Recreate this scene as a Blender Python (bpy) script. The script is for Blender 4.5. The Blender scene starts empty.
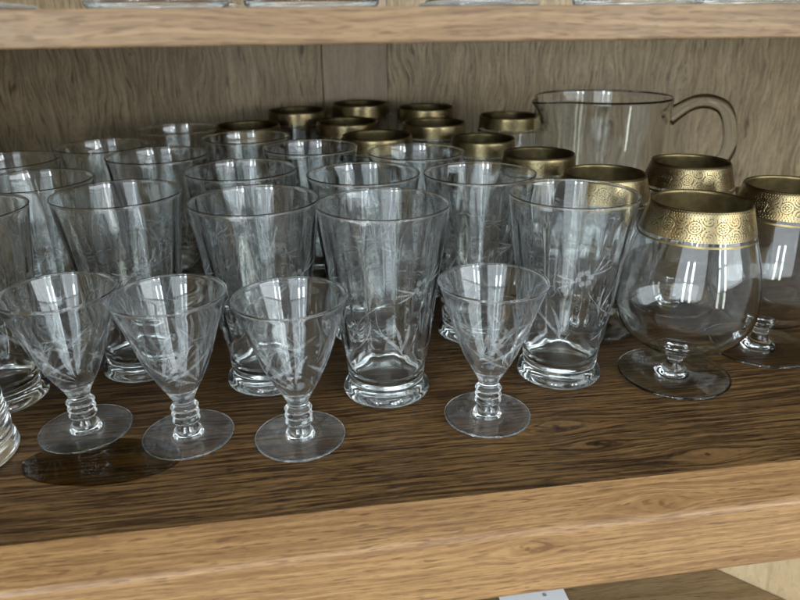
import bpy, math, random
from mathutils import Vector, Matrix
random.seed(7)
R = math.radians
sc = bpy.context.scene
col = sc.collection

# ------------------------------------------------------------------ camera
def make_camera():
    pitch, yaw, roll = R(22.54), R(8.35), R(-0.60)
    fw = Vector((math.sin(yaw)*math.cos(pitch), math.cos(yaw)*math.cos(pitch), -math.sin(pitch)))
    r = fw.cross(Vector((0, 0, 1))).normalized(); u = r.cross(fw)
    r2 = r*math.cos(roll) + u*math.sin(roll); u2 = -r*math.sin(roll) + u*math.cos(roll)
    cd = bpy.data.cameras.new('camera'); co = bpy.data.objects.new('camera', cd); col.objects.link(co)
    cd.sensor_width = 36; cd.lens = 671.6*36/800; cd.clip_start = .01; cd.clip_end = 50
    m = Matrix((r2, u2, -fw)).transposed().to_4x4(); m.translation = (0, -.2601, .2151)
    co.matrix_world = m
    cd.dof.use_dof = True; cd.dof.focus_distance = .40; cd.dof.aperture_fstop = 11
    sc.camera = co
make_camera()

# ------------------------------------------------------------------ world, lamps, exposure
w = bpy.data.worlds.new('World'); sc.world = w; w.use_nodes = True
bg = w.node_tree.nodes['Background']; bg.inputs[0].default_value = (.90, .95, 1, 1); bg.inputs[1].default_value = .42
def area(name, loc, target, sx, sy, power, color):
    l = bpy.data.lights.new(name, 'AREA'); l.shape = 'RECTANGLE'; l.size = sx; l.size_y = sy
    l.energy = power; l.color = color
    o = bpy.data.objects.new(name, l); col.objects.link(o); o.location = loc
    o.rotation_euler = (Vector(target)-Vector(loc)).to_track_quat('-Z', 'Y').to_euler()
    return o
# two tall window lights of the room behind the photographer
# (glazed doors: each leaf has three panes, sky in the upper ones, garden in the lower)
def window(x, y, tx, wd, power, tint):
    for zc, h, k, c in ((-.16, .36, .55, (.93, 1, .86)), (.24, .36, 1.0, tint), (.64, .36, 1.25, (.80, .91, 1))):
        area('window_light', (x, y, zc), (tx, .2, zc), wd, h, power*k*.75, c)
window(-1.28, -1.96, .1, .16, 5.0, (1, .98, .84))
window(-.90, -2.18, .1, .15, 5.0, (.86, .94, 1))
window(.78, -1.75, .15, .12, 2.6, (.86, .94, 1))
window(1.06, -1.55, .15, .10, 2.6, (1, .97, .86))
# broad overcast daylight through the wide window at the left and its paler partner at the right
area('daylight_window', (-1.15, -1.55, .75), (.05, .1, .1), 2.8, 2.1, 42, (.84, .93, 1))
area('daylight_window', (1.35, -1.35, .70), (.1, .1, .1), 1.5, 1.3, 20, (.88, .95, 1))
# the room's ceiling light
area('ceiling_light', (.25, -.75, 1.75), (.1, 0, 0), .55, .55, 9, (.95, .97, 1))
vs = sc.view_settings
vs.view_transform = 'Standard'; vs.look = 'None'; vs.gamma = 1; vs.exposure = .42; vs.use_curve_mapping = False
cy = sc.cycles
cy.max_bounces = 16; cy.transmission_bounces = 16; cy.transparent_max_bounces = 32; cy.glossy_bounces = 8; cy.diffuse_bounces = 2
cy.use_adaptive_sampling = True; cy.adaptive_threshold = .06
cy.caustics_reflective = True; cy.caustics_refractive = True; cy.blur_glossy = .3
cy.sample_clamp_indirect = 3.0
cy.use_denoising = True
try: cy.denoiser = 'OPENIMAGEDENOISE'
except Exception: pass

# ------------------------------------------------------------------ materials
def newmat(name):
    m = bpy.data.materials.new(name); m.use_nodes = True
    nt = m.node_tree; nt.nodes.clear()
    return m, nt
class N:
    def __init__(s, nt): s.nt = nt
    def n(s, t, **kw):
        x = s.nt.nodes.new(t)
        for k, v in kw.items(): setattr(x, k, v)
        return x
    def l(s, a, b): s.nt.links.new(a, b)
    def _in(s, sock, v):
        if hasattr(v, 'is_output'): s.l(v, sock)
        else: sock.default_value = v
    def math(s, op, a, b=0.0, c=0.0, clamp=False):
        x = s.n('ShaderNodeMath', operation=op); x.use_clamp = clamp
        s._in(x.inputs[0], a); s._in(x.inputs[1], b); s._in(x.inputs[2], c)
        return x.outputs[0]
    def mix(s, f, a, b, blend='MIX'):
        x = s.n('ShaderNodeMix', data_type='RGBA', blend_type=blend)
        s._in(x.inputs[0], f); s._in(x.inputs[6], a); s._in(x.inputs[7], b)
        return x.outputs[2]
    def ramp(s, f, a, b):           # smooth step a..b -> 0..1
        x = s.n('ShaderNodeMapRange', interpolation_type='SMOOTHSTEP'); s._in(x.inputs[0], f)
        x.inputs[1].default_value = a; x.inputs[2].default_value = b
        return x.outputs[0]
    def noise(s, vec, scale, detail=3, rough=.55, dist=0):
        x = s.n('ShaderNodeTexNoise'); s.l(vec, x.inputs['Vector']); x.inputs['Scale'].default_value = scale
        x.inputs['Detail'].default_value = detail; x.inputs['Roughness'].default_value = rough; x.inputs['Distortion'].default_value = dist
        return x.outputs[0]
    def comb(s, x, y, z):
        c = s.n('ShaderNodeCombineXYZ')
        for i, v in enumerate((x, y, z)): s._in(c.inputs[i], v)
        return c.outputs[0]

def wood(name, light, dark, pore, axis, across, swirl=.004, line=.5, rough=.5, knots=(), offset=0.0, pores=.6, spec=.4, figure=70, porelen=75, porew=850):
    """oak: grain along `axis`, `across` is the surface direction over the grain (0,1,2)."""
    m, nt = newmat(name); g = N(nt)
    tc = g.n('ShaderNodeTexCoord'); sp = g.n('ShaderNodeSeparateXYZ'); g.l(tc.outputs['Object'], sp.inputs[0])
    a = g.math('ADD', sp.outputs[axis], offset); b = sp.outputs[across]
    third = sp.outputs[3-axis-across]
    b = g.math('ADD', b, g.math('MULTIPLY', third, .71))
    # slow swirl of the grain
    sv = g.comb(g.math('MULTIPLY', a, 9), g.math('MULTIPLY', b, 22), 0)
    sw = g.math('MULTIPLY', g.math('SUBTRACT', g.noise(sv, 1, 2), .5), swirl*4)
    b2 = g.math('ADD', b, sw)
    kd = None
    for (ka, kb, kr) in knots:
        da = g.math('MULTIPLY', g.math('SUBTRACT', a, ka+offset), .45); db = g.math('SUBTRACT', b, kb)
        d2 = g.math('ADD', g.math('MULTIPLY', da, da), g.math('MULTIPLY', db, db))
        e = g.math('POWER', 2.718, g.math('MULTIPLY', d2, -1/(kr*kr*5)))
        sg = g.math('MULTIPLY', g.math('TANH', g.math('MULTIPLY', db, 1/kr)), kr*1.5)
        b2 = g.math('SUBTRACT', b2, g.math('MULTIPLY', e, sg))
        da2 = g.math('SUBTRACT', a, ka+offset)
        core = g.math('SQRT', g.math('ADD', g.math('MULTIPLY', da2, da2), g.math('MULTIPLY', db, db)))
        c = g.math('SUBTRACT', 1, g.ramp(core, kr*.18, kr*.55))
        kd = c if kd is None else g.math('MAXIMUM', kd, c)
    v1 = g.comb(g.math('MULTIPLY', a, 7), g.math('MULTIPLY', b2, figure), 0)
    broad = g.ramp(g.noise(v1, 1, 4, .6, .3), .33, .68)
    v2 = g.comb(g.math('MULTIPLY', a, 16), g.math('MULTIPLY', b2, figure*4.5), 3)
    lines = g.ramp(g.noise(v2, 1, 4, .65), .40, .62)
    v3 = g.comb(g.math('MULTIPLY', a, 110), g.math('MULTIPLY', b2, 1250), 7)
    fib = g.noise(v3, 1, 2, .6)
    v4 = g.comb(g.math('MULTIPLY', a, porelen), g.math('MULTIPLY', b2, porew), 11)
    pr = g.ramp(g.noise(v4, 1, 1, .4), .60, .70)
    v5 = g.comb(g.math('MULTIPLY', a, 150), g.math('MULTIPLY', b2, 2000), 17)
    pr = g.math('MAXIMUM', pr, g.math('MULTIPLY', g.ramp(g.noise(v5, 1, 1, .4), .58, .68), .7))
    tone = g.math('ADD', g.math('MULTIPLY', broad, 1-line), g.math('MULTIPLY', lines, line))
    tone = g.math('ADD', tone, g.math('MULTIPLY', g.math('SUBTRACT', fib, .5), .8), clamp=True)
    c = g.mix(tone, dark+(1,), light+(1,))
    c = g.mix(g.math('MULTIPLY', pr, pores), c, pore+(1,))
    if kd is not None: c = g.mix(g.math('MULTIPLY', kd, .75), c, pore+(1,))
    hgt = g.math('SUBTRACT', g.math('ADD', g.math('MULTIPLY', fib, .35), g.math('MULTIPLY', lines, .5)), g.math('MULTIPLY', pr, .8))
    bp = g.n('ShaderNodeBump'); bp.inputs['Strength'].default_value = .35; bp.inputs['Distance'].default_value = .0004; g.l(hgt, bp.inputs['Height'])
    p = g.n('ShaderNodeBsdfPrincipled'); g.l(c, p.inputs['Base Color']); g.l(bp.outputs[0], p.inputs['Normal'])
    worn = g.math('MULTIPLY', g.math('SUBTRACT', g.noise(tc.outputs['Object'], 28, 5, .7), .5), .35)
    rr = g.math('ADD', worn, g.math('ADD', rough, g.math('MULTIPLY', g.math('SUBTRACT', fib, .5), .25)), clamp=True); g.l(rr, p.inputs['Roughness'])
    p.inputs['Specular IOR Level'].default_value = spec
    o = g.n('ShaderNodeOutputMaterial'); g.l(p.outputs[0], o.inputs[0])
    return m

def glass(name, tint=(.975, .985, .985), dust=.02, ior=1.5, dustcol=(.75, .78, .82), rough=0.0):
    m, nt = newmat(name); g = N(nt)
    gl = g.n('ShaderNodeBsdfGlass'); gl.inputs['Color'].default_value = tint+(1,); gl.inputs['IOR'].default_value = ior; gl.inputs['Roughness'].default_value = rough
    tc = g.n('ShaderNodeTexCoord')
    nz = g.noise(tc.outputs['Object'], 55, 4, .65)
    oi = g.n('ShaderNodeObjectInfo')
    f = g.math('MULTIPLY', g.math('ADD', g.ramp(nz, .38, .75), .35), dust)
    f = g.math('MULTIPLY', f, g.math('ADD', .6, g.math('MULTIPLY', oi.outputs['Random'], .8)))
    # gentle hand-blown unevenness
    bp = g.n('ShaderNodeBump'); bp.inputs['Strength'].default_value = .12; bp.inputs['Distance'].default_value = .002
    g.l(g.noise(tc.outputs['Object'], 38, 1, .4), bp.inputs['Height']); g.l(bp.outputs[0], gl.inputs['Normal'])
    if not dust:
        o = g.n('ShaderNodeOutputMaterial'); g.l(gl.outputs[0], o.inputs[0]); return m
    # a film of dust: shows where the wall is seen edge-on
    df = g.n('ShaderNodeBsdfSheen'); df.inputs['Color'].default_value = dustcol+(1,); df.inputs['Roughness'].default_value = .45
    mx = g.n('ShaderNodeAddShader'); mm = g.n('ShaderNodeMixShader'); tr = g.n('ShaderNodeBsdfDiffuse'); tr.inputs[0].default_value = (0, 0, 0, 1)
    g.l(f, mm.inputs[0]); g.l(tr.outputs[0], mm.inputs[1]); g.l(df.outputs[0], mm.inputs[2])
    g.l(gl.outputs[0], mx.inputs[0]); g.l(mm.outputs[0], mx.inputs[1])
    o = g.n('ShaderNodeOutputMaterial'); g.l(mx.outputs[0], o.inputs[0])
    return m

def frosted(name, gain=.42, base=.05):
    m, nt = newmat(name); g = N(nt)
    tr = g.n('ShaderNodeBsdfTransparent'); tr.inputs[0].default_value = (.97, .98, .98, 1)
    df = g.n('ShaderNodeBsdfDiffuse'); df.inputs[0].default_value = (.86, .9, .93, 1)
    tl = g.n('ShaderNodeBsdfTranslucent'); tl.inputs[0].default_value = (.86, .9, .93, 1)
    gs = g.n('ShaderNodeBsdfGlossy'); gs.inputs['Roughness'].default_value = .32; gs.inputs[0].default_value = (.9, .95, 1, 1)
    a = g.n('ShaderNodeMixShader'); a.inputs[0].default_value = .5; g.l(df.outputs[0], a.inputs[1]); g.l(tl.outputs[0], a.inputs[2])
    b = g.n('ShaderNodeMixShader'); b.inputs[0].default_value = .3; g.l(a.outputs[0], b.inputs[1]); g.l(gs.outputs[0], b.inputs[2])
    tc = g.n('ShaderNodeTexCoord')
    f = g.math('MULTIPLY_ADD', g.noise(tc.outputs['Object'], 260, 2), gain, base)
    mx = g.n('ShaderNodeMixShader'); g.l(f, mx.inputs[0]); g.l(tr.outputs[0], mx.inputs[1]); g.l(b.outputs[0], mx.inputs[2])
    o = g.n('ShaderNodeOutputMaterial'); g.l(mx.outputs[0], o.inputs[0])
    return m

def gold(name, pattern, dull=1.0):
    m, nt = newmat(name); g = N(nt)
    p = g.n('ShaderNodeBsdfPrincipled'); p.inputs['Metallic'].default_value = 1
    o = g.n('ShaderNodeOutputMaterial'); g.l(p.outputs[0], o.inputs[0])
    tc = g.n('ShaderNodeTexCoord')
    wear = g.noise(tc.outputs['Object'], 120, 4)
    if not pattern:
        c = g.mix(g.ramp(wear, .3, .7), (.20*dull, .155*dull, .07*dull, 1), (.32*dull, .25*dull, .125*dull, 1)); g.l(c, p.inputs['Base Color'])
        p.inputs['Roughness'].default_value = .42
        return m
    sp = g.n('ShaderNodeSeparateXYZ'); g.l(tc.outputs['UV'], sp.inputs[0])
    u = g.math('MULTIPLY', sp.outputs[0], 13); v = sp.outputs[1]
    def polar(shift, y0):
        x = g.math('MULTIPLY', g.math('SUBTRACT', g.math('FRACT', g.math('ADD', u, shift)), .5), .0140)
        y = g.math('MULTIPLY', g.math('SUBTRACT', v, y0), .0165)
        return g.math('SQRT', g.math('ADD', g.math('MULTIPLY', x, x), g.math('MULTIPLY', y, y))), g.math('ARCTAN2', y, x)
    d, an = polar(0, .48)
    rings = g.math('SINE', g.math('MULTIPLY', d, 2*math.pi/.0013))
    petals = g.math('MULTIPLY', g.math('SINE', g.math('MULTIPLY', an, 8)), g.math('MULTIPLY', g.ramp(d, .0008, .0014), g.math('SUBTRACT', 1, g.ramp(d, .0020, .0026))))
    rings = g.math('ADD', g.math('MULTIPLY', rings, .7), petals)
    inm = g.math('SUBTRACT', 1, g.ramp(d, .0036, .0040))
    # leafy scrolls in the corners between the rosettes
    da, aa = polar(.5, .22); db, ab = polar(.5, .74)
    dm = g.math('MINIMUM', da, db)
    scr = g.math('SINE', g.math('ADD', g.math('MULTIPLY', dm, 2*math.pi/.0017), g.math('MULTIPLY', g.math('ADD', aa, ab), 2.5)))
    tex = g.noise(tc.outputs['Object'], 900, 3)
    scr = g.math('MULTIPLY', scr, g.ramp(tex, .35, .60))
    pat = g.math('ADD', g.math('MULTIPLY', rings, inm), g.math('MULTIPLY', scr, g.math('SUBTRACT', 1, inm)))
    # plain and beaded borders
    body = g.math('MULTIPLY', g.ramp(v, .15, .18), g.math('SUBTRACT', 1, g.ramp(v, .80, .83)))
    bead = g.math('MULTIPLY', g.math('SINE', g.math('MULTIPLY', u, 2*math.pi*9)), g.math('SINE', g.math('MULTIPLY', v, math.pi*12)))
    h = g.math('ADD', g.math('MULTIPLY', pat, body), g.math('MULTIPLY', bead, g.math('MULTIPLY', g.math('SUBTRACT', 1, body), .7)))
    hs = g.ramp(h, -.85, -.15)
    c = g.mix(hs, (.15*dull, .105*dull, .045*dull, 1), (.42*dull, .345*dull, .190*dull, 1))
    c = g.mix(g.math('MULTIPLY', g.ramp(wear, .45, .70), .5), c, (.30, .2, .09, 1)); g.l(c, p.inputs['Base Color'])
    bp = g.n('ShaderNodeBump'); bp.inputs['Strength'].default_value = .55; bp.inputs['Distance'].default_value = .00025; g.l(hs, bp.inputs['Height']); g.l(bp.outputs[0], p.inputs['Normal'])
    p.inputs['Roughness'].default_value = .3
    return m

def plain(name, c, rough=.5, spec=.5):
    m, nt = newmat(name); g = N(nt)
    p = g.n('ShaderNodeBsdfPrincipled'); tc = g.n('ShaderNodeTexCoord')
    nz = g.noise(tc.outputs['Object'], 90, 4)
    cc = g.mix(g.math('MULTIPLY', nz, .25), c+(1,), tuple(x*.7 for x in c)+(1,)); g.l(cc, p.inputs['Base Color'])
    p.inputs['Roughness'].default_value = rough; p.inputs['Specular IOR Level'].default_value = spec
    o = g.n('ShaderNodeOutputMaterial'); g.l(p.outputs[0], o.inputs[0])
    return m

M = {}
M['shelf_top'] = wood('dark_oak_shelf', (.168, .094, .034), (.0210, .0100, .0036), (.009, .004, .0025), 0, 1, swirl=.0016, line=.80, rough=.42,
                      knots=((.135, .050, .006), (.150, .030, .004), (.205, .012, .004)), pores=.8, spec=.25, figure=120)
M['rail'] = wood('oak_front_rail', (.31, .180, .074), (.155, .080, .030), (.10, .046, .018), 0, 2, swirl=.0014, line=.6, rough=.36,
                 knots=((.165, -.016, .004), (.095, -.033, .0035)), offset=2.0, pores=.75, figure=105)
M['upper'] = wood('oak_upper_shelf', (.215, .135, .066), (.115, .066, .030), (.075, .038, .016), 0, 2, swirl=.0025, line=.6, rough=.45, offset=5.0, pores=.7, figure=110)
M['back'] = wood('oak_back_panel', (.46, .355, .210), (.22, .158, .086), (.085, .06, .034), 2, 0, swirl=.009, line=.6, rough=.42, offset=1.0, pores=.9, figure=60, porelen=30, porew=600, knots=((.085, .80, .012),))
M['batten'] = wood('oak_back_batten', (.44, .335, .235), (.31, .225, .15), (.18, .13, .08), 2, 0, swirl=.004, line=.5, rough=.45, offset=4.0, pores=.5, figure=60)
M['side'] = wood('oak_side_panel', (.50, .39, .24), (.38, .28, .155), (.2, .13, .06), 2, 0, offset=3.0, rough=.5, figure=40, porelen=14, swirl=.001, pores=.25)
M['counter'] = wood('oak_lower_board', (.30, .205, .105), (.19, .12, .055), (.1, .06, .03), 0, 1, offset=7.0, rough=.5, figure=60)
M['glass'] = glass('clear_tumbler_glass', dust=.13, ior=1.55)
M['goblet'] = glass('clear_goblet_glass', dust=.30, ior=1.55)
M['snifter'] = glass('clear_snifter_glass', dust=0)
M['jug'] = glass('clear_jug_glass', tint=(.975, .98, .975), dust=0)
M['frost'] = frosted('engraved_frosted_glass')
M['frost_deep'] = frosted('deep_cut_frosted_glass', .40, .06)
M['gold'] = gold('embossed_gold_band', True, .62)
M['gold_in'] = gold('dull_gold_lining', False, .85)
M['gold_old'] = gold('shaded_gold_band', True, .52)  # same gold for the back rims, dark reflections painted into its colour
M['gold_old_in'] = gold('shaded_gold_lining', False, .5)  # lining of the back rims, its colour darkened for the same reflections
def smoked(name):
    m, nt = newmat(name); g = N(nt)
    tr = g.n('ShaderNodeBsdfTransparent'); tr.inputs[0].default_value = (.70, .67, .52, 1)
    gs = g.n('ShaderNodeBsdfGlossy'); gs.inputs['Roughness'].default_value = .04
    fr = g.n('ShaderNodeFresnel'); fr.inputs[0].default_value = 1.5; ge = g.n('ShaderNodeNewGeometry')
    mx = g.n('ShaderNodeMixShader'); g.l(g.math('MULTIPLY', fr.outputs[0], g.math('SUBTRACT', 1, ge.outputs['Backfacing'])), mx.inputs[0]); g.l(tr.outputs[0], mx.inputs[1]); g.l(gs.outputs[0], mx.inputs[2])
    o = g.n('ShaderNodeOutputMaterial'); g.l(mx.outputs[0], o.inputs[0])
    return m
M['smoke'] = smoked('smoked_glass')
M['jug_handle'] = glass('clear_handle_glass', dust=0, ior=1.2)
M['paper'] = plain('white_card', (.86, .87, .88), .6)
M['ink'] = plain('grey_print', (.3, .31, .33), .6)

# ------------------------------------------------------------------ geometry helpers
def obj(name, verts, faces, mat, parent=None, smooth=True, uv=None):
    me = bpy.data.meshes.new(name); me.from_pydata(verts, [], faces)
    if uv:
        ul = me.uv_layers.new(name='UVMap')
        for i, lp in enumerate(me.loops): ul.data[i].uv = uv[i]
    if smooth:
        me.polygons.foreach_set('use_smooth', [True]*len(me.polygons))
    me.materials.append(mat); me.update()
    o = bpy.data.objects.new(name, me); col.objects.link(o); o.parent = parent
    return o
def empty(name, loc, label, cat, group=None, rz=0):
    o = bpy.data.objects.new(name, None); col.objects.link(o); o.location = loc; o.rotation_euler.z = rz
    o.empty_display_size = .02; o['label'] = label; o['category'] = cat
    if group: o['group'] = group
    return o
def smooth_profile(pts, n=4):
    """Catmull-Rom through (r,z) points; a point given as (r,z,1) is a sharp corner."""
    segs = []; cur = [pts[0][:2]]
    for q in pts[1:]:
        cur.append(q[:2])
        if len(q) > 2: segs.append(cur); cur = [q[:2]]
    if len(cur) > 1: segs.append(cur)
    out = []
    for s in segs:
        k = len(s)
        for i in range(k-1):
            p0, p1, p2, p3 = s[max(i-1, 0)], s[i], s[i+1], s[min(i+2, k-1)]
            for j in range(n):
                t = j/n
                out.append(tuple(.5*((2*p1[c]) + (-p0[c]+p2[c])*t + (2*p0[c]-5*p1[c]+4*p2[c]-p3[c])*t*t + (-p0[c]+3*p1[c]-3*p2[c]+p3[c])*t**3) for c in (0, 1)))
    out.append(segs[-1][-1])
    return [(max(r, 0), z) for r, z in out]
def lathe(name, prof, mat, parent, seg=56, uvspan=None, optic=None):
    """surface of revolution; profile runs bottom axis -> outside -> rim -> inside."""
    verts = []; rings = []
    for r, z in prof:
        if r < 1e-6: rings.append([len(verts)]); verts.append((0, 0, z))
        else:
            rings.append(list(range(len(verts), len(verts)+seg)))
            for k in range(seg):
                a = 2*math.pi*k/seg
                q = r if not optic else r + optic(len(rings)/len(prof), z, a)
                verts.append((q*math.cos(a), q*math.sin(a), z))
    faces = []; uv = []
    for i in range(len(rings)-1):
        a, b = rings[i], rings[i+1]
        va = (prof[i][1]-uvspan[0])/(uvspan[1]-uvspan[0]) if uvspan else 0
        vb = (prof[i+1][1]-uvspan[0])/(uvspan[1]-uvspan[0]) if uvspan else 0
        for k in range(seg):
            k2 = (k+1) % seg
            if len(a) == 1 and len(b) == 1: continue
            if len(a) == 1: faces.append((a[0], b[k2], b[k])); 
            elif len(b) == 1: faces.append((a[k], a[k2], b[0]))
            else:
                faces.append((a[k], a[k2], b[k2], b[k]))
                uv += [(k/seg, va), ((k+1)/seg, va), ((k+1)/seg, vb), (k/seg, vb)]
    return obj(name, verts, faces, mat, parent, True, uv if uvspan else None)
def slab(name, x0, x1, y0, y1, z0, z1, mat, parent=None, bev=.0006):
    me = bpy.data.meshes.new(name)
    v = [(x, y, z) for x in (x0, x1) for y in (y0, y1) for z in (z0, z1)]
    f = [(0, 1, 3, 2), (4, 6, 7, 5), (0, 4, 5, 1), (2, 3, 7, 6), (0, 2, 6, 4), (1, 5, 7, 3)]
    o = obj(name, v, f, mat, parent, False)
    if bev:
        b = o.modifiers.new('edge', 'BEVEL'); b.width = bev; b.segments = 2; b.limit_method = 'ANGLE'
    return o
def struct(o): o['kind'] = 'structure'; return o
def copy_tree(o, loc, label, rz=0, group=None, parent=None):
    c = o.copy(); col.objects.link(c)
    if parent is None:
        c.location = loc; c.rotation_euler.z = rz; c['label'] = label
        if group: c['group'] = group
    else: c.parent = parent
    for ch in [q for q in col.objects if q.parent == o]: copy_tree(ch, None, None, parent=c)
    return c

# ------------------------------------------------------------------ the cabinet
Z_UP, T_UP, Y_WALL = .2076, .0125, .575
XL, XR = -.34, .95
low = struct(slab('shelf', XL, XR, 0.0, Y_WALL, -.020, 0, M['shelf_top'], bev=0)); low['label'] = 'dark oak shelf board the glasses stand on'
# front rail: sloping top, rounded nose, upright face
pr = [(-.0004, -.0001)]
pr += [(-.0190, -.0066)]
cx, cz, rr = -.0178, -.0107, .0042
for k in range(9):
    a = R(107 + (180-107)*k/8); pr.append((cx+rr*math.cos(a), cz+rr*math.sin(a)))
pr += [(cx-rr, -.0452), (cx-rr+.0012, -.0468), (-.0004, -.0468)]
vv = [(x, y, z) for x in (XL, XR) for y, z in pr]; n = len(pr)
ff = [(i, (i+1) % n, n+(i+1) % n, n+i) for i in range(n)] + [tuple(range(n))[::-1], tuple(range(n, 2*n))]
rail = obj('front_rail', vv, ff, M['rail'], low, False)
rail['label'] = 'pale oak front rail with a sloping lit top edge'
up = struct(slab('upper_shelf', XL, XR, 0, Y_WALL, Z_UP, Z_UP+T_UP, M['upper'], bev=.0008))
S1, S2 = .0336, .110
bw = struct(slab('back_wall', XL, S1-.0008, Y_WALL+.0005, Y_WALL+.015, -.2, .55, M['back'], bev=.0005))
slab('batten', S1, S2, Y_WALL-.0015, Y_WALL+.0135, -.2, .55, M['batten'], bw, bev=.0008)
slab('backing', XL, XR, Y_WALL+.0155, Y_WALL+.021, -.2, .55, M['batten'], bw, bev=0)  # slab added behind the seams to stop light leaking through
slab('panel', S2+.0008, XR, Y_WALL+.0005, Y_WALL+.015, -.2, .55, M['back'], bw, bev=.0005)
struct(slab('side_wall_left', XL-.018, XL-.0005, -.012, Y_WALL+.016, -.2, .55, M['side']))
ld = struct(slab('added_shade_door', 0, .018, -.36, 0, -.2, .55, M['side'])); ld.location = (XL-.019, -.016, 0); ld.rotation_euler.z = R(-6)  # unseen door leaf, added to shade the left rail and back wall
struct(slab('side_wall_right', XR+.0005, XR+.018, -.012, Y_WALL+.016, -.2, .55, M['side']))
# lower board and the light panel beside it, glimpsed under the rail
P1 = Vector((.2778, .0712)); P2 = Vector((.3059, .0404)); dv = (P2-P1).normalized(); nv = Vector((-dv.y, dv.x))
A = P1 - dv*.06; B = P2 + dv*.10
zb = -.15
vb = [(XL, A.y, zb), (A.x, A.y, zb), (B.x, B.y, zb), (XL, B.y, zb)]
vb = [(x, y, z) for z in (zb-.018, zb) for x, y, _ in vb]
struct(obj('lower_board', vb, [(0, 1, 2, 3), (7, 6, 5, 4), (0, 4, 5, 1), (1, 5, 6, 2), (2, 6, 7, 3), (3, 7, 4, 0)], M['counter'], None, False))
off = Vector((-dv.y, dv.x))
if off.x < 0: off = -off
q = [A+off*.001, B+off*.001, B+off*.019, A+off*.019]
vp = [(c.x, c.y, z) for z in (-.17, -.0545) for c in q]
struct(obj('lower_side_panel', vp, [(3, 2, 1, 0), (4, 5, 6, 7), (0, 1, 5, 4), (1, 2, 6, 5), (2, 3, 7, 6), (3, 0, 4, 7)], M['side'], None, False))

# ------------------------------------------------------------------ engraving on a surface of revolution
def engraver(rad_at, mat='frost'):
    V = []; F = []
    def leaf(th0, z0, ang, L, W, bend=0.0, nseg=7):
        """pointed leaf starting at (th0,z0) on the wall, heading ang (0 = along, 90 = up)."""
        r0 = rad_at(z0); base = len(V); x = y = 0.0
        for k in range(nseg+1):
            t = k/nseg; a = ang + bend*t
            wd = W*math.sin(math.pi*min(1, t*.92+.04))**.8
            nx, ny = -math.sin(a), math.cos(a)
            for s in (-1, 0, 1):
                px, py = x+nx*wd*s*.5, y+ny*wd*s*.5
                zz = z0+py; r = rad_at(zz)+.00022+(.00012 if s == 0 else 0); th = th0+px/r0
                V.append((r*math.cos(th), r*math.sin(th), zz))
            x += math.cos(a)*L/nseg; y += math.sin(a)*L/nseg
        for k in range(nseg):
            i = base+3*k
            F.append((i, i+3, i+4, i+1)); F.append((i+1, i+4, i+5, i+2))
    def dot(th0, z0, rd, n=10):
        r0 = rad_at(z0); b = len(V); V.append(((r0+.0003)*math.cos(th0), (r0+.0003)*math.sin(th0), z0))
        for k in range(n):
            a = 2*math.pi*k/n; zz = z0+rd*math.sin(a); th = th0+rd*math.cos(a)/r0; r = rad_at(zz)+.00022
            V.append((r*math.cos(th), r*math.sin(th), zz))
        for k in range(n): F.append((b, b+1+k, b+1+(k+1) % n))
    def flush(name, parent):
        o = obj(name, list(V), list(F), M[mat], parent, True); V.clear(); F.clear(); return o
    return leaf, dot, flush

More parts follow.
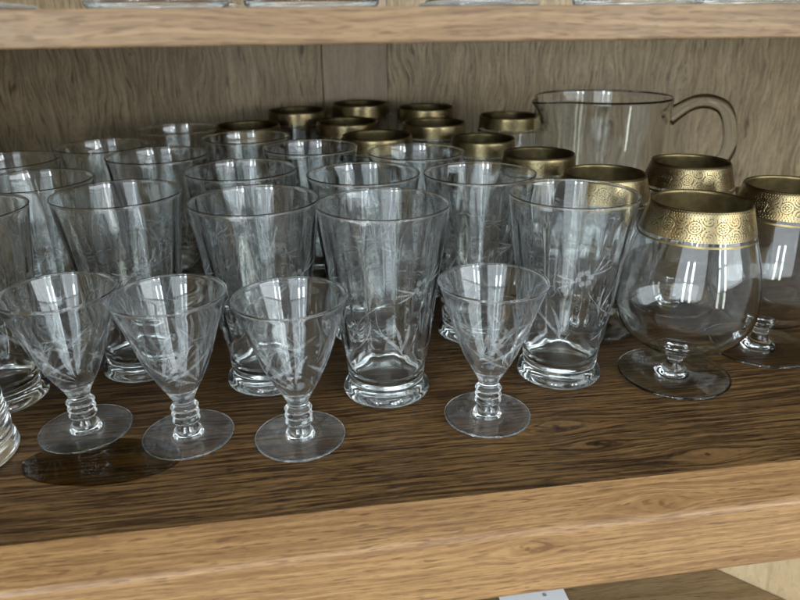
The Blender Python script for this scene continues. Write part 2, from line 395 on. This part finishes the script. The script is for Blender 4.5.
# ------------------------------------------------------------------ tumbler
TH, TR = .1208, .0390
def t_rad(z):
    t = min(max((z-.0125)/(TH-.0125), 0), 1)
    return .0238 + (TR-.0004-.0238)*(t**.93)
def make_tumbler(name, label, group, etched=True):
    t = empty(name, (0, 0, 0), label, 'glass', group)
    foot = [(0, .0012), (.018, .0010), (.0235, .0002), (.0262, .0006), (.0273, .0024), (.0268, .0050), (.0250, .0072), (.0236, .0092)]
    lathe('foot', smooth_profile(foot, 3), M['glass'], t)
    outer = [(.0236, .0092), (.0236, .0108)] + [(t_rad(z)+(.00034*math.sin(z*1050)*min(1, (.048-z)/.02) if z < .048 else 0), z) for z in [.0125+(TH-.0016-.0125)*k/22 for k in range(23)]]
    rim = [(TR-.0002, TH-.0008), (TR-.0003, TH-.0003), (TR-.0008, TH), (TR-.0013, TH-.0003), (TR-.0015, TH-.0008), (TR-.0015, TH-.0018)]
    wall = lambda z: .0009 + .0016*math.exp(-(z-.012)/.010)
    inner = [(t_rad(z)-wall(z), z) for z in [TH-.003-(TH-.003-.018)*k/14 for k in range(15)]]
    inner += [(.0205, .0140), (.0175, .0122), (.011, .0114), (0, .0112)]
    # faint upright ripples of pressed glass on the inside of the wall, fading towards the rim
    def optic(s, z, a):
        if s < .56 or z < .016: return 0
        return (.00022*math.sin(13*a+.6)+.00016*math.sin(23*a+2)+.00012*math.sin(7*a+z*30))*min(1, (TH-z)/.03)*min(1, max(0, (z-.030)/.02))
    body = lathe('body', smooth_profile(outer+rim+inner, 2), M['glass'], t, 96, optic=optic)
    if etched:
        leaf, dot, flush = engraver(t_rad)
        for s in range(3):
            th = 2*math.pi*s/3
            def bloom(t0, z0, rd):
                for k in range(6):
                    a = R(60*k+10); dot(t0+rd*1.25*math.cos(a)/t_rad(z0), z0+rd*1.25*math.sin(a), rd*.62)
            bloom(th, .078, .0030)
            for k in range(3): leaf(th+.14, .080, R(10+24*k), .013, .0011, R(14)); leaf(th-.14, .076, R(168+22*k), .012, .0011, R(-14))
            # long thin stems and sprays of narrow leaves
            leaf(th-.03, .072, R(-78), .042, .0005, R(-55), 14); leaf(th+.05, .072, R(-60), .050, .0005, R(60), 16)
            leaf(th+.3, .034, R(12), .040, .0005, R(85), 16); leaf(th-.25, .040, R(160), .038, .0005, R(-90), 16)
            leaf(th+.75, .046, R(80), .038, .0005, R(-70), 16)
            for k in range(3): leaf(th-.32-.03*k, .036+.0008*k, R(122-28*k), .025-.003*k, .0020, R(24))
            for k in range(2): leaf(th+.42+.03*k, .050+.001*k, R(75+26*k), .021, .0015, R(-28))
            for k in range(3): dot(th+.72, .044+.006*k, .0012)
            flush('engraved_spray', body)
    return t

# ------------------------------------------------------------------ small goblet
GH, GR = .0861, .0301
gb = [(.0058, .0222), (.0063, .0250), (.0084, .0292), (.0122, .0362), (.0171, .0470), (.0213, .0590), (.0252, .0710), (.0279, .0795), (GR-.0005, GH-.0014)]
def g_rad(z):
    for (r0, z0), (r1, z1) in zip(gb, gb[1:]):
        if z <= z1: return r0+(r1-r0)*max(0, (z-z0))/(z1-z0)
    return gb[-1][0]
def make_goblet(name, label, group):
    t = empty(name, (0, 0, 0), label, 'glass', group)
    foot = [(0, .0006), (.012, .0008), (.0215, .0002), (.0246, .0004), (.0250, .0010), (.0244, .0016), (.016, .0024), (.0090, .0036), (.0066, .0056)]
    lathe('foot', smooth_profile(foot, 3), M['goblet'], t)
    stem = [(.0066, .0056), (.0056, .0078)]
    for k in range(3):
        z = .0112+.0040*k; stem += [(.0054, z-.0018), (.0070, z-.0009), (.0077, z), (.0070, z+.0009), (.0054, z+.0018)]
    stem += [(.0054, .0212), (.0058, .0222)]
    lathe('stem', smooth_profile(stem, 3), M['goblet'], t, 40)
    rim = [(GR+.0001, GH-.0008), (GR-.0001, GH-.0003), (GR-.0007, GH), (GR-.0013, GH-.0003), (GR-.0015, GH-.0008), (GR-.0015, GH-.0016)]
    inner = [(r-.0011-.0010*max(0, 1-(z-.0335)/.02), z+.0004) for r, z in gb[-2:2:-1]] + [(.0088, .0312), (.0045, .0292), (0, .0286)]
    bowl_o = lathe('bowl', smooth_profile(gb+rim+inner, 4), M['goblet'], t)
    leaf, dot, flush = engraver(g_rad, 'frost_deep')
    for s in range(3):
        th = 2*math.pi*s/3
        for k in range(5):
            a = R(72*k+15); dot(th+.0026*math.cos(a)/.024, .0590+.0026*math.sin(a), .0016)
        for k in range(3): leaf(th+.14, .0605, R(30+26*k), .0075, .0008, R(10))
        leaf(th, .0555, R(-70), .024, .0005, R(-60), 12)
        leaf(th+.2, .0665, R(15), .022, .0005, R(-50), 12); leaf(th-.5, .0480, R(30), .024, .0005, R(60), 12)
        # fans of long leaves sweeping up from the bottom of the bowl
        for k in range(4): leaf(th+.62+.06*k, .0375+.0016*k, R(150-21*k), .0270-.0022*k, .0019, R(-26))
        for k in range(3): leaf(th-.42-.05*k, .0420+.0014*k, R(26+20*k), .0245-.002*k, .0018, R(26))
        dot(th+1.35, .062, .0011); dot(th+1.35, .0665, .0009)
        flush('engraved_spray', bowl_o)
    return t

# ------------------------------------------------------------------ gold-rimmed glasses
def make_snifter(name, label, group, H=.1155, rr=.0282, rb=.0418, rf=.0345, z_b=.053, band=.0165, gm='gold'):
    t = empty(name, (0, 0, 0), label, 'glass', group)
    foot = [(0, .0008), (rf*.6, .0012), (rf-.001, .0002), (rf, .0008), (rf-.0006, .0016), (rf*.6, .0024), (.0105, .0038), (.0070, .0056), (.0052, .0082)]
    lathe('foot', smooth_profile(foot, 3), M['snifter'], t, 64)
    lathe('stem', smooth_profile([(.0052, .0082), (.0047, .0110), (.0050, .0150), (.0066, .0178)], 3), M['snifter'], t, 32)
    zt = lambda z: .053 + (z-.053)*(H-.053)/.0625
    q = lambda f: rr + (rb-rr)*f
    bowl = [(.0066, .0178), (.0110, .0190), (rb*.58, .0238), (rb*.85, .0335), (rb*.98, .0440), (rb, .0535), (q(.91), zt(.0700)), (q(.67), zt(.0840)), (q(.41), zt(.0955)), (q(.20), zt(.1055)), (rr+.0003, H-.0012)]
    sm = smooth_profile(bowl, 5)
    rim = [(rr+.0002, H-.0004), (rr-.0003, H), (rr-.0008, H-.0005)]
    inn = [(max(r-.0011, 0), z+.0003) for r, z in sm[-4::-1] if z > .0225] + [(.007, .0212), (0, .0204)]
    bo = lathe('bowl', sm+rim+inn, M['snifter'], t, 64)
    def rad(z):
        for (r0, z0), (r1, z1) in zip(sm, sm[1:]):
            if z0 <= z <= z1: return r0+(r1-r0)*(z-z0)/max(z1-z0, 1e-6)
        return rr
    zs = [H-band+(band-.0002)*i/8 for i in range(9)]
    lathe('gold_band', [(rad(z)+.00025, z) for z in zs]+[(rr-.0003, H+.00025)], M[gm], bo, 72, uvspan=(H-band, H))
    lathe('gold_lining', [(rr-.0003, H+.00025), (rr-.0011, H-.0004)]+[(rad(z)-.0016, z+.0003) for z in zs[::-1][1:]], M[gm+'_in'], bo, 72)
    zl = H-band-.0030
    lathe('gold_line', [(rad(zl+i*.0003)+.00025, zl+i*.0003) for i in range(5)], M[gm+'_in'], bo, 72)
    return t

# ------------------------------------------------------------------ place the tumblers
GT = 'flared tumblers with engraved sprays'
tum = make_tumbler('etched_tumbler', '', GT)
T = [
 (-0.1935, 0.1380, 'engraved tumbler cut off by the left edge, behind the leftmost goblet'),
 (-0.1125, 0.1676, 'engraved flared tumbler standing between and behind the two leftmost goblets'),
 (-0.0280, 0.1365, 'engraved flared tumbler right behind the third goblet from the left'),
 (0.0452, 0.1101, 'foremost engraved tumbler, foot in full view between third and fourth goblets'),
 (0.1597, 0.1128, 'engraved flared tumbler in front row beside the big gold-rimmed snifter'),
 (-0.1770, 0.2155, 'second-row flared tumbler at the left edge, behind the cut-off tumbler'),
 (-0.0410, 0.2215, 'second-row flared tumbler behind the one with the third goblet'),
 (0.0427, 0.1981, 'second-row flared tumbler directly behind the foremost tumbler'),
 (0.1208, 0.1832, 'second-row flared tumbler nearest the gold-rimmed glasses, behind the fourth goblet'),
 (-0.1090, 0.2874, 'third-row flared tumbler behind the tumbler between the leftmost goblets'),
 (0.0096, 0.3021, 'third-row flared tumbler in the middle, below the dark pair of gold rims'),
 (0.0921, 0.2721, 'third-row flared tumbler nearest the gold-rimmed glasses'),
 (-0.2207, 0.2898, 'third-row flared tumbler at the far left edge of the shelf'),
 (-0.1635, 0.3460, 'fourth-row flared tumbler in the dim left part of the shelf'),
 (-0.0464, 0.3644, 'fourth-row flared tumbler just in front of the leftmost gold-rimmed glass'),
 (-0.1148, 0.4364, 'rearmost flared tumbler, close to the dark back wall on the left'),
]
for i, (x, y, lb) in enumerate(T):
    rz = random.uniform(0, 6.28)
    if i == 0: tum.location = (x, y, .0002); tum.rotation_euler.z = rz; tum['label'] = lb
    else:
        c = copy_tree(tum, (x, y, .0002), lb, rz); k = random.uniform(.985, 1.006); c.scale = (k, k, random.uniform(.988, 1.008))

GG = 'small engraved goblets along the front'
gob = make_goblet('etched_goblet', '', GG)
for i, (x, y, rz, lb) in enumerate([
 (-.1312, .0915, R(250), 'leftmost small engraved goblet, standing beside the dark smoked disc'),
 (-.0720, .0758, R(280), 'second small engraved goblet from the left, overlapping the smoked disc'),
 (-.0097, .0640, R(225), 'third small engraved goblet from the left, nearest the front edge'),
 (.0994, .0684, R(262), 'small engraved goblet standing alone at right, between two front tumblers')]):
    if i == 0: gob.location = (x, y, .0002); gob.rotation_euler.z = rz; gob['label'] = lb
    else:
        c = copy_tree(gob, (x, y, .0002), lb, rz); k = random.uniform(.985, 1.0); c.scale = (k, k, random.uniform(.985, 1.01))

GS = 'gold-rimmed brandy snifters on the right'
snf = make_snifter('gold_rimmed_snifter', 'foremost big snifter with gold band, foot disc in full view', GS)
snf.location = (.2328, .0978, .0002)
for i, (x, y, lb) in enumerate([
 (.3125, .1250, 'gold-rimmed snifter cut off by the right edge of the photo'),
 (.2925, .2110, 'gold-rimmed snifter below the jug handle, behind the foremost snifter'),
 (.2116, .1842, 'gold-rimmed snifter seen through the front tumbler at right')]):
    copy_tree(snf, (x, y, .0002), lb, 1.1*i+.4)
GB = 'gold-rimmed glasses at the back of the shelf'
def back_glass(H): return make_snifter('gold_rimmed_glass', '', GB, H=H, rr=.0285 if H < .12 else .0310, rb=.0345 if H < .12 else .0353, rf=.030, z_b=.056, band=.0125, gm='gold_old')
protos = {}
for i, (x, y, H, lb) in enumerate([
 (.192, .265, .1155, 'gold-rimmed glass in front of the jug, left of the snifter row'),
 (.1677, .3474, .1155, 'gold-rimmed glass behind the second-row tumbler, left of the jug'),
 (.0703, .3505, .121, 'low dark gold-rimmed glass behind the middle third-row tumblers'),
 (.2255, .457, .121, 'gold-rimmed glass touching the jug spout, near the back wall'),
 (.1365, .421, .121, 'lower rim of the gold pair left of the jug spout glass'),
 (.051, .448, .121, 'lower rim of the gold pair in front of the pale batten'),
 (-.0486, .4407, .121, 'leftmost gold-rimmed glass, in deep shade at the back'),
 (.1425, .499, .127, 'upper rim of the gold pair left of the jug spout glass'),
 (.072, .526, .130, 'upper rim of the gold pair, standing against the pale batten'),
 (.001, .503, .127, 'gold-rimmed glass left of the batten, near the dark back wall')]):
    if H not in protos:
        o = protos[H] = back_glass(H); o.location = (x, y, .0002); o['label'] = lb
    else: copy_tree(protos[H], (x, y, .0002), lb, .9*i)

# ------------------------------------------------------------------ jug
jug = empty('glass_jug', (.2973, .385, .0002), 'clear glass jug with dark rim and looped handle at the back', 'jug')
JH, JR = .1448, .0655
def jug_body():
    seg = 72
    po = smooth_profile([(0, .0012), (.040, .0008), (.050, .0002), (.0560, .0025), (.0590, .010), (.0615, .030), (.0632, .060), (.0640, .095), (.0646, .122), (JR-.0002, JH-.002), (JR, JH-.0006), (JR-.0006, JH), (JR-.0016, JH-.0004), (.0628, .122), (.0620, .095), (.0610, .060), (.0592, .030), (.0560, .0120), (.050, .0078), (.030, .0068), (0, .0066)], 4)
    verts = []; rings = []
    for r, z in po:
        if r < 1e-6: rings.append([len(verts)]); verts.append((0, 0, z)); continue
        ids = []
        for k in range(seg):
            a = 2*math.pi*k/seg; rr_ = r; zz = z
            s = max(0, (z-.108)/(JH-.108))           # pouring lip on the left
            d = (a-math.pi-.35+math.pi) % (2*math.pi)-math.pi
            e = math.exp(-(d/.23)**2)
            rr_ += 0.020*e*s**2; zz += -.001*e*s
            ids.append(len(verts)); verts.append((rr_*math.cos(a), rr_*math.sin(a), zz))
        rings.append(ids)
    f = []
    for a, b in zip(rings, rings[1:]):
        for k in range(seg):
            k2 = (k+1) % seg
            if len(a) == 1: f.append((a[0], b[k2], b[k]))
            elif len(b) == 1: f.append((a[k], a[k2], b[0]))
            else: f.append((a[k], a[k2], b[k2], b[k]))
    obj('body', verts, f, M['jug'], jug)
jug_body()
def tube(name, pts, rads, mat, parent, seg=20, flat=1.0):
    n = len(pts); P = [Vector(p) for p in pts]; verts = []; f = []
    for i in range(n):
        t = (P[min(i+1, n-1)]-P[max(i-1, 0)]).normalized(); s = Vector((0, 1, 0)); b = t.cross(s).normalized()
        for k in range(seg):
            a = 2*math.pi*k/seg
            verts.append(tuple(P[i] + s*math.cos(a)*rads[i]*flat + b*math.sin(a)*rads[i]))
    for i in range(n-1):
        for k in range(seg):
            k2 = (k+1) % seg; f.append((i*seg+k, (i+1)*seg+k, (i+1)*seg+k2, i*seg+k2))
    f.append(tuple(range(seg))); f.append(tuple(range((n-1)*seg, n*seg))[::-1])
    return obj(name, verts, f, mat, parent)
hp = smooth_profile([(.0646, .1240), (.0725, .1300), (.0825, .1365), (.0930, .1400), (.1050, .1395), (.1180, .1330), (.1260, .1170), (.1285, .0960), (.1200, .0740), (.1020, .0530), (.0840, .0420), (.0700, .0370), (.0640, .0350)], 5)
ca, sa = math.cos(-.20), math.sin(-.20)
hr = [.0086 - .0016*min(1, i/9) + .003*max(0, (i-44)/12) for i in range(len(hp))]
tube('handle', [(r*ca, r*sa, z) for r, z in hp], hr, M['jug_handle'], jug, flat=1.1)

# ------------------------------------------------------------------ smoked disc, cut-off tumbler, card
disc = empty('smoked_disc', (-.1150, .0575, .0002), 'flat dark smoked glass disc lying under the two left goblets', 'coaster')
def oval(n, rx, ry, z): return [(rx*math.cos(2*math.pi*k/n), ry*math.sin(2*math.pi*k/n), z) for k in range(n)]
nd = 64
dv_ = oval(nd, .0415, .0205, 0) + oval(nd, .0420, .0210, .0003) + oval(nd, .0412, .0202, .0006)
df_ = [(i*nd+k, i*nd+(k+1) % nd, (i+1)*nd+(k+1) % nd, (i+1)*nd+k) for i in range(2) for k in range(nd)]
df_ += [tuple(range(nd))[::-1], tuple(range(2*nd, 3*nd))]
disc.location = (-.1145, .0582, .0001); disc.rotation_euler.z = R(-6)
obj('plate', dv_, df_, M['smoke'], disc, False)

ct = empty('plain_tumbler', (-.1910, .0720, .0002), 'plain thick-bottomed tumbler cut off at lower left corner', 'glass')
lathe('base', smooth_profile([(0, .0010), (.022, .0004), (.0275, .0010), (.0298, .0040), (.0292, .0085), (.0276, .0120), (.0282, .0160), (.0274, .0200)], 4), M['glass'], ct)
lathe('body', smooth_profile([(.0274, .0200), (.0276, .0260), (.0270, .0300), (.0270, .0600), (.0272, .0880), (.0266, .0890), (.0260, .0880), (.0256, .0600), (.0250, .0300), (.0225, .0215), (.012, .0190), (0, .0186)], 4), M['glass'], ct)

cardt = empty('paper_card', (.145, .060, zb), 'small white printed card lying on the board below the rail', 'card')
slab('sheet', -.030, .016, -.040, .030, .0004, .0012, M['paper'], cardt, bev=0)
slab('printed_mark', .000, .0025, .008, .0105, .00125, .0014, M['ink'], cardt, bev=0)

# ------------------------------------------------------------------ glasses on the shelf above (only their feet reach into view)
GU = 'glasses standing on the upper shelf'
zu = Z_UP+T_UP+.0002
where = ['far left of the top edge', 'left part of the top edge', 'left of the middle of the top edge', 'just left of the pale batten', 'middle of the top edge',
         'right of the middle of the top edge', 'above the jug spout', 'above the jug handle', 'far right of the top edge']
for i, wv in enumerate(where):
    x = -.185 + .0655*i + random.uniform(-.006, .006); y = .034 + random.uniform(-.003, .010)
    src, kind = ((gob, 'goblet') if i % 3 == 1 else (tum, 'tumbler'))
    copy_tree(src, (x, y, zu), 'foot of a %s on upper shelf, %s' % (kind, wv), random.uniform(0, 6), GU)
for i, wv in enumerate(['at the left', 'left of middle', 'at the middle', 'right of middle', 'at the right']):
    x = -.17 + .135*i; y = .128 + random.uniform(-.004, .004)
    copy_tree(gob if i % 2 else tum, (x, y, zu), 'second-row clear %s on the upper shelf, %s' % ('goblet' if i % 2 else 'tumbler', wv), random.uniform(0, 6), GU)
